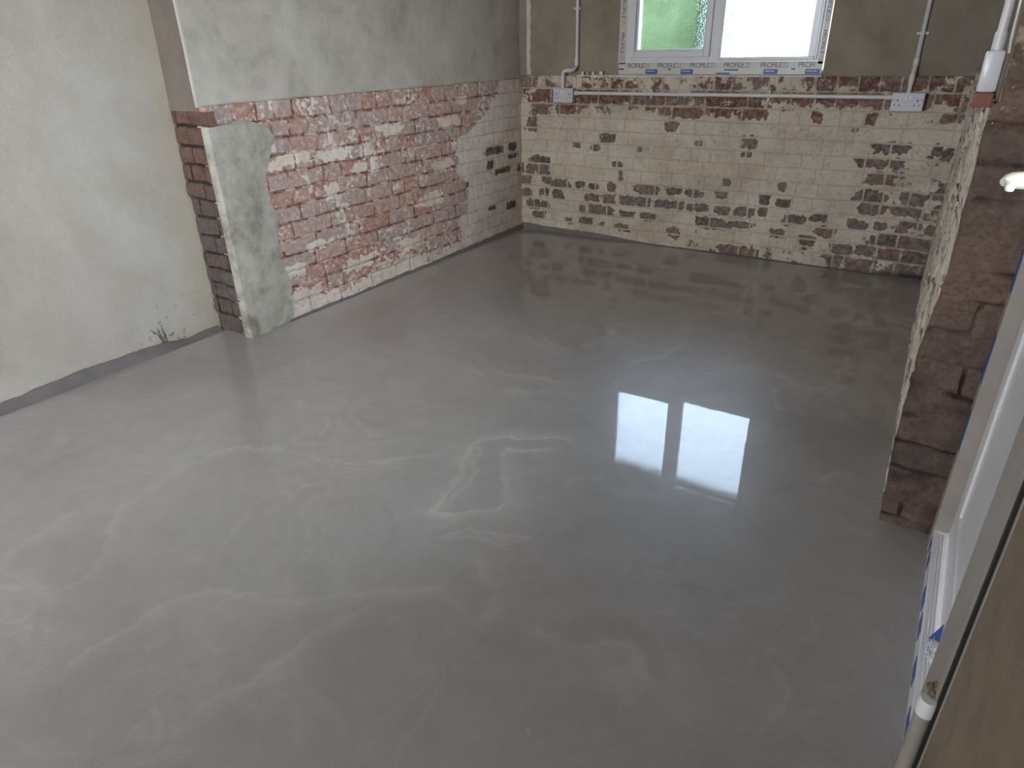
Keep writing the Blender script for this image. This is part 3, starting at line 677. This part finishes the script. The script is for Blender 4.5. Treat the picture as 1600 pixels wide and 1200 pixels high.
# printed protective tape on the outer frame
tape = bmesh.new()
box(tape, 0.706, 1.890, 0.0195, 0.0225, 1.0335, 1.096)
box(tape, 0.7005, 0.748, 0.0195, 0.0225, 1.090, 1.945); box(tape, 1.866, 1.893, 0.0195, 0.0225, 1.085, 1.945)
tp = obj('protective_tape', tape, M['film'], win)
def text_mesh(name, body, size, loc, rot, mat, parent, sx=1.0):
    cu = bpy.data.curves.new(name, 'FONT'); cu.body = body; cu.size = size; cu.extrude = 0.0004; cu.space_character = 0.92
    to = bpy.data.objects.new(name, cu); COL.objects.link(to)
    me = bpy.data.meshes.new_from_object(to.evaluated_get(bpy.context.evaluated_depsgraph_get()))
    bpy.data.objects.remove(to)
    R_ = Matrix.Rotation(rot, 4, 'Y') @ Matrix.Rotation(math.pi / 2, 4, 'X') @ Matrix.Scale(sx, 4, (1, 0, 0))
    me.transform(Matrix.Translation(loc) @ R_)
    return link_mesh(name, me, mat, parent)
def profile(x, z, rot=0.0, size=0.038, full='PROFILE', num='22', length=0.150):
    """lettering baseline start at (x, z) on the tape"""
    dx, dz = math.cos(rot), -math.sin(rot)
    a = text_mesh('lettering', full, size, (x, 0.0188, z), rot, M['film_ink'], tp, 1.0)
    ww = max(v.co.x * dx + v.co.z * dz for v in a.data.vertices) - min(v.co.x * dx + v.co.z * dz for v in a.data.vertices)
    want = length * (0.76 if num else 1.0); s = want / ww
    for v in a.data.vertices:
        p = (v.co.x - x) * dx + (v.co.z - z) * dz; q = p * (s - 1); v.co.x += q * dx; v.co.z += q * dz
    if num:
        st = length * 0.79
        b = text_mesh('lettering', num, size, (x + st * dx, 0.0188, z + st * dz), rot, M['film_teal'], tp, 1.0)
        w2 = max(v.co.x * dx + v.co.z * dz for v in b.data.vertices) - min(v.co.x * dx + v.co.z * dz for v in b.data.vertices)
        s = length * 0.21 / w2
        for v in b.data.vertices:
            p = (v.co.x - x - st * dx) * dx + (v.co.z - z - st * dz) * dz; q = p * (s - 1); v.co.x += q * dx; v.co.z += q * dz
ZB = 1.068
profile(0.765, ZB, full='ROFILE', length=0.142)
for x in (0.960, 1.160, 1.360, 1.566): profile(x, ZB, length=0.150)
profile(1.768, ZB, full='PROFI', num='', length=0.082)
for z in (1.264, 1.454, 1.644): profile(0.712, z, rot=math.pi / 2, length=0.150, size=0.034)     # left side, reading downwards
for z in (1.248, 1.438, 1.628): profile(1.869, z, rot=math.pi / 2, length=0.150, size=0.026)
bm = bmesh.new()
for (a, b, z0, z1) in ((.707, .742, 1.058, 1.066), (.885, .962, 1.0345, 1.060), (1.108, 1.182, 1.0345, 1.060), (1.366, 1.446, 1.052, 1.060), (1.322, 1.400, 1.0345, 1.042), (1.588, 1.664, 1.0345, 1.060), (1.808, 1.884, 1.0345, 1.060)):
    box(bm, a, b, 0.0186, 0.0200, z0, z1)
obj('blue_label_block', bm, M['film_blue'], tp)
for x in (0.905, 1.128, 1.608, 1.828):   # pale lines of small print on the blue blocks, built as a thin strip
    bm = bmesh.new()
    for j in range(9): box(bm, x - .012 + j * .0058, x - .008 + j * .0058, 0.0180, 0.0190, 1.047, 1.053)
    obj('small_print', bm, M['film'], tp)
for x in (1.026, 1.735):
    bm = bmesh.new()
    vs_ = [bm.verts.new((x + a, 0.0186, 1.050 + b)) for a, b in ((0, .010), (.006, .004), (.010, .010), (.014, .002), (.020, .012), (.014, .016), (.008, .013), (.003, .014))]
    f = bm.faces.new(vs_); bmesh.ops.extrude_face_region(bm, geom=[f])
    for v in bm.verts[-8:]: v.co.y = 0.0198
    obj('bird_logo', bm, M['film_blue'], tp)
# outside sill
bm = bmesh.new(); box(bm, 0.69, 1.90, 0.09, 0.36, 1.0, 1.055, 0.004); obj('outer_sill', bm, M['upvc'], win)
# white strip along the ledge below the window
n = 60; bm = bmesh.new(); rows = []
for k in range(n + 1):
    x = 0.43 + (1.90 - 0.43) * k / n; wv = 0.0015 * math.sin(k * 1.7) + 0.001 * math.sin(k * 4.1)
    rows.append([bm.verts.new(p) for p in ((x, 0.03, 1.024), (x, -0.006 + wv, 1.022), (x, -0.007 + wv, 1.028 + wv * .5), (x, 0.03, 1.0305))])
for k in range(n):
    for j in range(4): bm.faces.new((rows[k][j], rows[k][(j + 1) % 4], rows[k + 1][(j + 1) % 4], rows[k + 1][j]))
bm.faces.new(rows[0]); bm.faces.new(rows[-1][::-1])
obj('trim_4', bm, M['upvc'], kind='structure', smooth=True)
# white sealant down the corner of the plaster
n = 50; bm = bmesh.new(); rows = []
for k in range(n + 1):
    z = 1.03 + 1.4 * k / n; wv = 0.004 * math.sin(k * 2.3) + 0.003 * math.sin(k * 5.9)
    rows.append([bm.verts.new(p) for p in ((0.030 + wv * .3, 0.036, z), (0.030 + wv * .3, 0.028, z), (0.058 + wv, 0.0285, z), (0.060 + wv, 0.036, z))])
for k in range(n):
    for j in range(4): bm.faces.new((rows[k][j], rows[k][(j + 1) % 4], rows[k + 1][(j + 1) % 4], rows[k + 1][j]))
bm.faces.new(rows[0]); bm.faces.new(rows[-1][::-1])
obj('trim_5', bm, M['bead'], kind='structure', smooth=True)

# ================================================================ DOOR 1
door = empty('door_1', (2.83, -2.85, 0), 'structure')
bm = bmesh.new()
box(bm, 2.790, 2.90, -2.492, -2.436, 0.0, 2.10, 0.002)
box(bm, 2.790, 2.90, -3.143, -2.49, 2.03, 2.10, 0.003)
obj('door_frame', bm, M['upvc_grey'], door)
bm = bmesh.new(); box(bm, 2.793, 2.90, -3.287, -2.4925, -0.01, 0.060, 0.002)
for j in range(3): box(bm, 2.8035 + j * .0055, 2.806 + j * .0055, -3.28, -2.4925, 0.0595, 0.0615)
obj('threshold', bm, M['upvc'], door)
bm = bmesh.new()
leaf_x0 = 2.824
box(bm, leaf_x0, 2.885, -2.570, -2.496, 0.068, 2.025, 0.003); box(bm, leaf_x0, 2.885, -3.16, -3.06, 0.068, 2.025, 0.003)
box(bm, leaf_x0, 2.885, -3.062, -2.568, 0.068, 0.170, 0.003); box(bm, leaf_x0, 2.885, -3.062, -2.568, 1.955, 2.025, 0.003); box(bm, leaf_x0, 2.885, -3.062, -2.568, 0.72, 0.78, 0.003)
leaf = obj('door_leaf', bm, M['upvc'], door)
bm = bmesh.new(); box(bm, leaf_x0 + .006, 2.87, -3.062, -2.568, 0.165, 0.725); obj('door_panel', bm, M['upvc'], leaf)
bm = bmesh.new(); box(bm, 2.850, 2.856, -3.062, -2.568, 0.775, 1.96); obj('glass_pane', bm, M['clear'], leaf)
# near jamb with chamfer
bm = bmesh.new()
pr = [(2.788, -3.160), (2.806, -3.143), (2.90, -3.143), (2.90, -3.288), (2.788, -3.288)]
lo = [bm.verts.new((x, y, 0.0)) for x, y in pr]; hi = [bm.verts.new((x, y, 2.10)) for x, y in pr]
for k in range(5): bm.faces.new((lo[k], lo[(k + 1) % 5], hi[(k + 1) % 5], hi[k]))
bm.faces.new(lo[::-1]); bm.faces.new(hi)
obj('near_jamb', bm, M['upvc_grey'], door)
bm = bmesh.new(); box(bm, 2.7925, 2.90, -3.302, -3.2875, 0.0, 2.10); obj('rubber_gasket', bm, M['gasket'], door)
bm = bmesh.new(); box(bm, 2.7965, 2.90, -3.312, -3.3015, 0.0, 2.10, 0.001); obj('edge_bead', bm, M['upvc_grey'], door)
# blue printed tape marks on threshold face, far jamb and leaf stile
bm = bmesh.new()
for (y0, y1) in ((-2.53, -2.50), (-2.60, -2.56), (-2.76, -2.70), (-2.86, -2.80), (-3.00, -2.94), (-3.14, -3.08)): box(bm, 2.7918, 2.7935, y0, y1, 0.016, 0.048)
for (z0, z1) in ((0.30, 0.40), (0.48, 0.60), (0.70, 0.80)): box(bm, 2.7888, 2.7905, -2.482, -2.450, z0, z1)
for (z0, z1) in ((0.20, 0.34), (0.40, 0.52), (0.62, 0.76), (0.86, 1.0), (1.1, 1.24)): box(bm, 2.8225, 2.8245, -3.09, -3.05, z0, z1, 0.0005)
obj('printed_tape_mark', bm, M['film_blue'], door)
# lever handle seen from its end
hd = bmesh.new()
box(hd, 2.812, 2.8245, -2.560, -2.530, 0.86, 1.06, 0.004)
hroot = obj('door_handle', hd, M['cream'], door, smooth=True)
bm = bmesh.new()
tube(bm, [(2.815, -2.545, 0.942), (2.77, -2.545, 0.942), (2.742, -2.545, 0.942), (2.728, -2.546, 0.941), (2.720, -2.549, 0.940), (2.715, -2.556, 0.938)], [0.0165, 0.0165, 0.0165, 0.016, 0.013, 0.008], 20)
obj('lever_neck', bm, M['cream'], hroot, smooth=True)
bm = bmesh.new(); box(bm, 2.717, 2.733, -2.605, -2.545, 0.928, 0.943, 0.005); obj('lever', bm, M['upvc'], hroot, smooth=True)
# hinge low on the near jamb
hx, hy = 2.783, -3.288
bm = bmesh.new(); tube(bm, [(hx, hy, 0.03), (hx, hy, 0.255)], 0.0118, 24); box(bm, hx, hx + .02, hy - .006, hy + .012, 0.03, 0.27, 0.002)
hinge = obj('hinge', bm, M['upvc_grey'], door, smooth=True)
bm = bmesh.new(); tube(bm, [(hx, hy, 0.256), (hx, hy, 0.284), (hx, hy, 0.287)], [0.0138, 0.0138, 0.0115], 24); obj('hinge_cap', bm, M['upvc'], hinge, smooth=True)
bm = bmesh.new()
rng = np.random.RandomState(4)
for k in range(9):
    c = Vector((hx + .004 + rng.randn() * .004, hy + .012 + rng.randn() * .005, .288 + rng.rand() * .016)); s = bmesh.ops.create_icosphere(bm, subdivisions=1, radius=0.0045 + rng.rand() * .003)
    for v in s['verts']: v.co = v.co * (0.8 + rng.rand() * .4) + c
tag(obj('mortar_crumbs', bm, M['rubble']), 'crumbs of brown mortar lodged on top of the lowest door hinge', 'crumbs', kind='stuff')
# crumpled film
bm = bmesh.new(); s = bmesh.ops.create_icosphere(bm, subdivisions=4, radius=1.0)
for v in bm.verts:
    n_ = v.co.copy(); a = math.sin(n_.x * 9 + 1) * math.sin(n_.y * 8 + 2) * math.sin(n_.z * 11)
    v.co = Vector((2.811 + n_.x * 0.011 * (1 + .5 * a), -2.935 + n_.y * 0.030 * (1 + .4 * a), 0.078 + n_.z * 0.016 * (1 + .6 * a)))
flm = obj('crumpled_film', bm, M['clearfilm']); tag(flm, 'crumpled clear plastic film with a blue scrap lying on the door threshold', 'film')
bm = bmesh.new(); vv = [bm.verts.new(p) for p in ((2.802, -2.925, .090), (2.822, -2.925, .090), (2.822, -2.905, .125), (2.808, -2.920, .100))]
bm.faces.new(vv[:3]); bm.faces.new((vv[0], vv[2], vv[3])); bm.faces.new((vv[0], vv[3], vv[1])); bm.faces.new((vv[1], vv[3], vv[2])); obj('blue_scrap', bm, M['film_blue'], flm)

# ================================================================ SOCKETS
def make_socket(loc):
    r = empty('double_socket', loc)
    bm = bmesh.new(); box(bm, 0.003, 0.143, 0.0, 0.042, 0.003, 0.083, 0.003); obj('back_box', bm, M['socket'], r).parent = r
    bm = bmesh.new(); box(bm, 0, 0.146, -0.010, 0.0, 0, 0.086, 0.003); obj('face_plate', bm, M['socket'], r)
    for sx in (0.055, 0.0755):
        bm = bmesh.new(); box(bm, sx, sx + 0.0155, -0.0135, -0.009, 0.050, 0.074, 0.0015); obj('rocker_switch', bm, M['upvc'], r)
    for cx in (0.028, 0.118):
        for a, b, c, d in ((cx - .0025, cx + .0025, .046, .055), (cx - .0145, cx - .008, .026, .031), (cx + .008, cx + .0145, .026, .031)):
            bm = bmesh.new(); box(bm, a, b, -0.0104, -0.0094, c, d); obj('pin_hole', bm, M['hole'], r)
    for cx in (0.010, 0.136):
        bm = bmesh.new(); tube(bm, [(cx, -0.0094, 0.052), (cx, -0.0106, 0.052)], 0.0028, 12); obj('fixing_screw', bm, M['hole'], r)
    for ch in r.children:
        ch.matrix_parent_inverse = Matrix.Identity(4)
    return r
s1 = make_socket((0.279, -0.045, 0.867))
tag(s1, 'white double plug socket on brick near the left corner, below the bent conduit', 'socket', 'double plug sockets on the brick wall')
s2 = s1.copy(); COL.objects.link(s2); s2.location = (2.263, -0.045, 0.8655)
tag(s2, 'white double plug socket on brick near the right-hand end of the wall', 'socket', 'double plug sockets on the brick wall')
for ch in s1.children:
    c = ch.copy(); COL.objects.link(c); c.parent = s2

# ================================================================ CONDUITS
R = 0.0105
def clip(parent, c, axis, screws=True):
    bm = bmesh.new(); x, y, z = c
    if axis == 'z':
        tube(bm, [(x, y, z - .007), (x, y, z + .007)], R + .0025, 16)
        box(bm, x - .026, x + .026, y + .004, y + .013, z - .006, z + .006, .001)
        for s in (-.021, .021): tube(bm, [(x + s, y + .013, z), (x + s, y - .003, z)], 0.0055, 12)
    else:
        tube(bm, [(x - .007, y, z), (x + .007, y, z)], R + .0025, 16)
        box(bm, x - .006, x + .006, y + .004, y + .022, z - .026, z + .026, .001)
        for s in (-.021, .021): tube(bm, [(x, y + .020, z + s), (x, y - .003, z + s)], 0.0055, 12)
    obj('saddle_clip', bm, M['pvc'], parent, smooth=True)
def coupler(parent, a, b, r=R + .003):
    bm = bmesh.new(); tube(bm, [a, b], r, 18); obj('coupler', bm, M['pvc'], parent, smooth=True)

yc = 0.020; yf = -0.024
c1 = empty('conduit_pipe', (0.412, yc, 1.06), None, 'white vertical conduit bending into the top of the left socket', 'conduit')
bm = bmesh.new()
# vertical on the plaster, out over the ledge, left, then down to the socket
pts = [(0.408, yc, 2.44), (0.412, yc, 1.10)] + arc((0.412, yf, 1.10), (0.412, yc, 1.10), (0.412, yf, 1.056), 5)[1:]
tube(bm, [(0.405, yc, 2.44), (0.412, yc, 1.095), (0.412, yc - .006, 1.078), (0.411, yf + .010, 1.064), (0.405, yf, 1.058), (0.392, yf, 1.057), (0.358, yf, 1.056), (0.342, yf, 1.052), (0.336, yf, 1.040), (0.336, yf, 0.951)], R, 18)
obj('pipe', bm, M['pvc'], c1, smooth=True)
coupler(c1, (0.412, yc, 1.130), (0.412, yc, 1.085)); coupler(c1, (0.395, yf, 1.057), (0.362, yf, 1.057)); coupler(c1, (0.336, yf, 1.030), (0.336, yf, 0.985))
clip(c1, (0.407, yc, 1.405), 'z')
c2 = empty('conduit_pipe', (1.35, yf, 0.926), None, 'long white horizontal conduit running along the brick between the two sockets', 'conduit')
bm = bmesh.new(); tube(bm, [(0.424, yf, 0.924), (2.264, yf, 0.928)], R, 18); obj('pipe', bm, M['pvc'], c2, smooth=True)
clip(c2, (0.95, yf, 0.925), 'x'); clip(c2, (1.647, yf, 0.9265), 'x'); coupler(c2, (0.4245, yf, 0.924), (0.452, yf, 0.924)); coupler(c2, (2.225, yf, 0.928), (2.2635, yf, 0.928))
c3 = empty('conduit_pipe', (2.33, yc, 1.06), None, 'white vertical conduit on dark plaster dropping into the right socket', 'conduit')
bm = bmesh.new(); tube(bm, [(2.330, yc, 2.44), (2.331, yc, 1.085), (2.331, yf + .012, 1.045), (2.331, yf, 1.030), (2.331, yf, 0.9505)], R, 18); obj('pipe', bm, M['pvc'], c3, smooth=True)
coupler(c3, (2.331, yc, 1.105), (2.331, yc, 1.075)); coupler(c3, (2.331, yf, 1.035), (2.331, yf, 0.990)); clip(c3, (2.331, yc, 1.218), 'z')

# pipe, sleeve and cable at the end of the right wall
px, py = 2.646, -2.36
c4 = empty('waste_pipe', (px, py, 1.08), None, 'grey-white vertical pipe entering a wide white sleeve on the right-hand brick pier', 'pipe')
bm = bmesh.new(); tube(bm, [(px, py, 2.44), (px, py, 1.10)], 0.0095, 20); obj('pipe', bm, M['pvc'], c4, smooth=True)
bm = bmesh.new(); tube(bm, [(px, py, 1.203), (px, py, 1.165)], 0.0120, 20); obj('coupler', bm, M['pvc'], c4, smooth=True)
bm = bmesh.new(); box(bm, px - .019, px + .018, py - .018, py + .020, 1.088, 1.170, 0.008); obj('sleeve', bm, M['upvc'], c4, smooth=True)
c5 = empty('thin_cable', (2.664, -2.40, 1.17), None, 'thin grey cable running up the pier beside the white sleeve', 'cable')
bm = bmesh.new(); tube(bm, [(2.667, -2.405, 1.165), (2.664, -2.418, 1.19), (2.662, -2.418, 1.26), (2.661, -2.418, 1.6), (2.661, -2.418, 2.44)], 0.0028, 10); obj('cable', bm, M['pvc'], c5, smooth=True)
bm = bmesh.new(); box(bm, px - .020, px + .016, py - .028, py + .02, 1.060, 1.0885, 0.003)
tag(obj('brick_offcut', bm, M['brickbit']), 'small red brick offcut wedged under the white pipe sleeve', 'brick')

# packers on the ledge
for k, (x, w, hh, lab) in enumerate(((0.463, .016, .016, 'small white plastic packer standing on the ledge nearest the bent conduit'),
                                (0.498, .008, .014, 'thin white packer on the ledge, second one away from the bent conduit'),
                                (0.538, .011, .015, 'little white packer on the ledge, third one away from the bent conduit'),
                                (0.594, .022, .018, 'widest white packer on the ledge, closest to the window'))):
    bm = bmesh.new(); box(bm, x - w / 2, x + w / 2, 0.0, 0.018, 1.0300, 1.030 + hh, 0.001); box(bm, x - w / 2 + .001, x + w / 2 - .001, 0.002, 0.016, 1.030 + hh - .001, 1.030 + hh + .002)
    tag(obj('plastic_packer', bm, M['upvc']), lab, 'packer', 'white plastic packers on the ledge')

# twiggy stain, built as thin tubes, at the foot of the near wall
bm = bmesh.new(); xx = -0.214
for pts in ([(-2.775, .100), (-2.758, .078), (-2.745, .062), (-2.737, .035), (-2.728, .008)], [(-2.742, .094), (-2.738, .062), (-2.728, .034), (-2.722, .004)],
            [(-2.722, .105), (-2.722, .075), (-2.716, .05), (-2.714, .02), (-2.712, .0)], [(-2.738, .066), (-2.744, .08)], [(-2.726, .04), (-2.712, .058)], [(-2.755, .075), (-2.768, .078)]):
    n_ = len(pts); tube(bm, [(xx, y, z + .012) for y, z in pts], [0.0011 + 0.0012 * k / n_ for k in range(n_)], 6)
tag(obj('twiggy_stain', bm, M['stain_brown'], smooth=True), 'thin dark twiggy stain on the foot of the pale plaster wall', 'stain')

# ================================================================ OUTSIDE
rng = np.random.RandomState(9)
nu, nv = 120, 60
us = np.linspace(0, 1, nu); vs = np.linspace(0, math.pi, nv)
U, A = np.meshgrid(us, vs, indexing='ij')
X = -5.0 + 5.15 * U; rr = 1 + (fbm(X, A, 4, 4, 301) - .5) * 0.35
P = np.stack([X, 3.6 - np.cos(A) * 0.7 * rr, 0.0 + np.sin(A) ** 0.5 * 2.0 * rr], -1)
me = grid_mesh('green_hedge', P, {}, back=(0, 0, -0.1)); hg = link_mesh('green_hedge', me, M['hedge'])
tag(hg, 'green hedge outside, blurred behind the left frosted window pane', 'hedge')
bm = bmesh.new(); box(bm, -12, 12, 0.31, 16, -0.30, -0.02); obj('ground', bm, M['paving'], kind='structure')
bm = bmesh.new(); box(bm, 3.05, 14, -14, 0.31, -0.30, -0.02); obj('ground', bm, M['paving'], kind='structure')
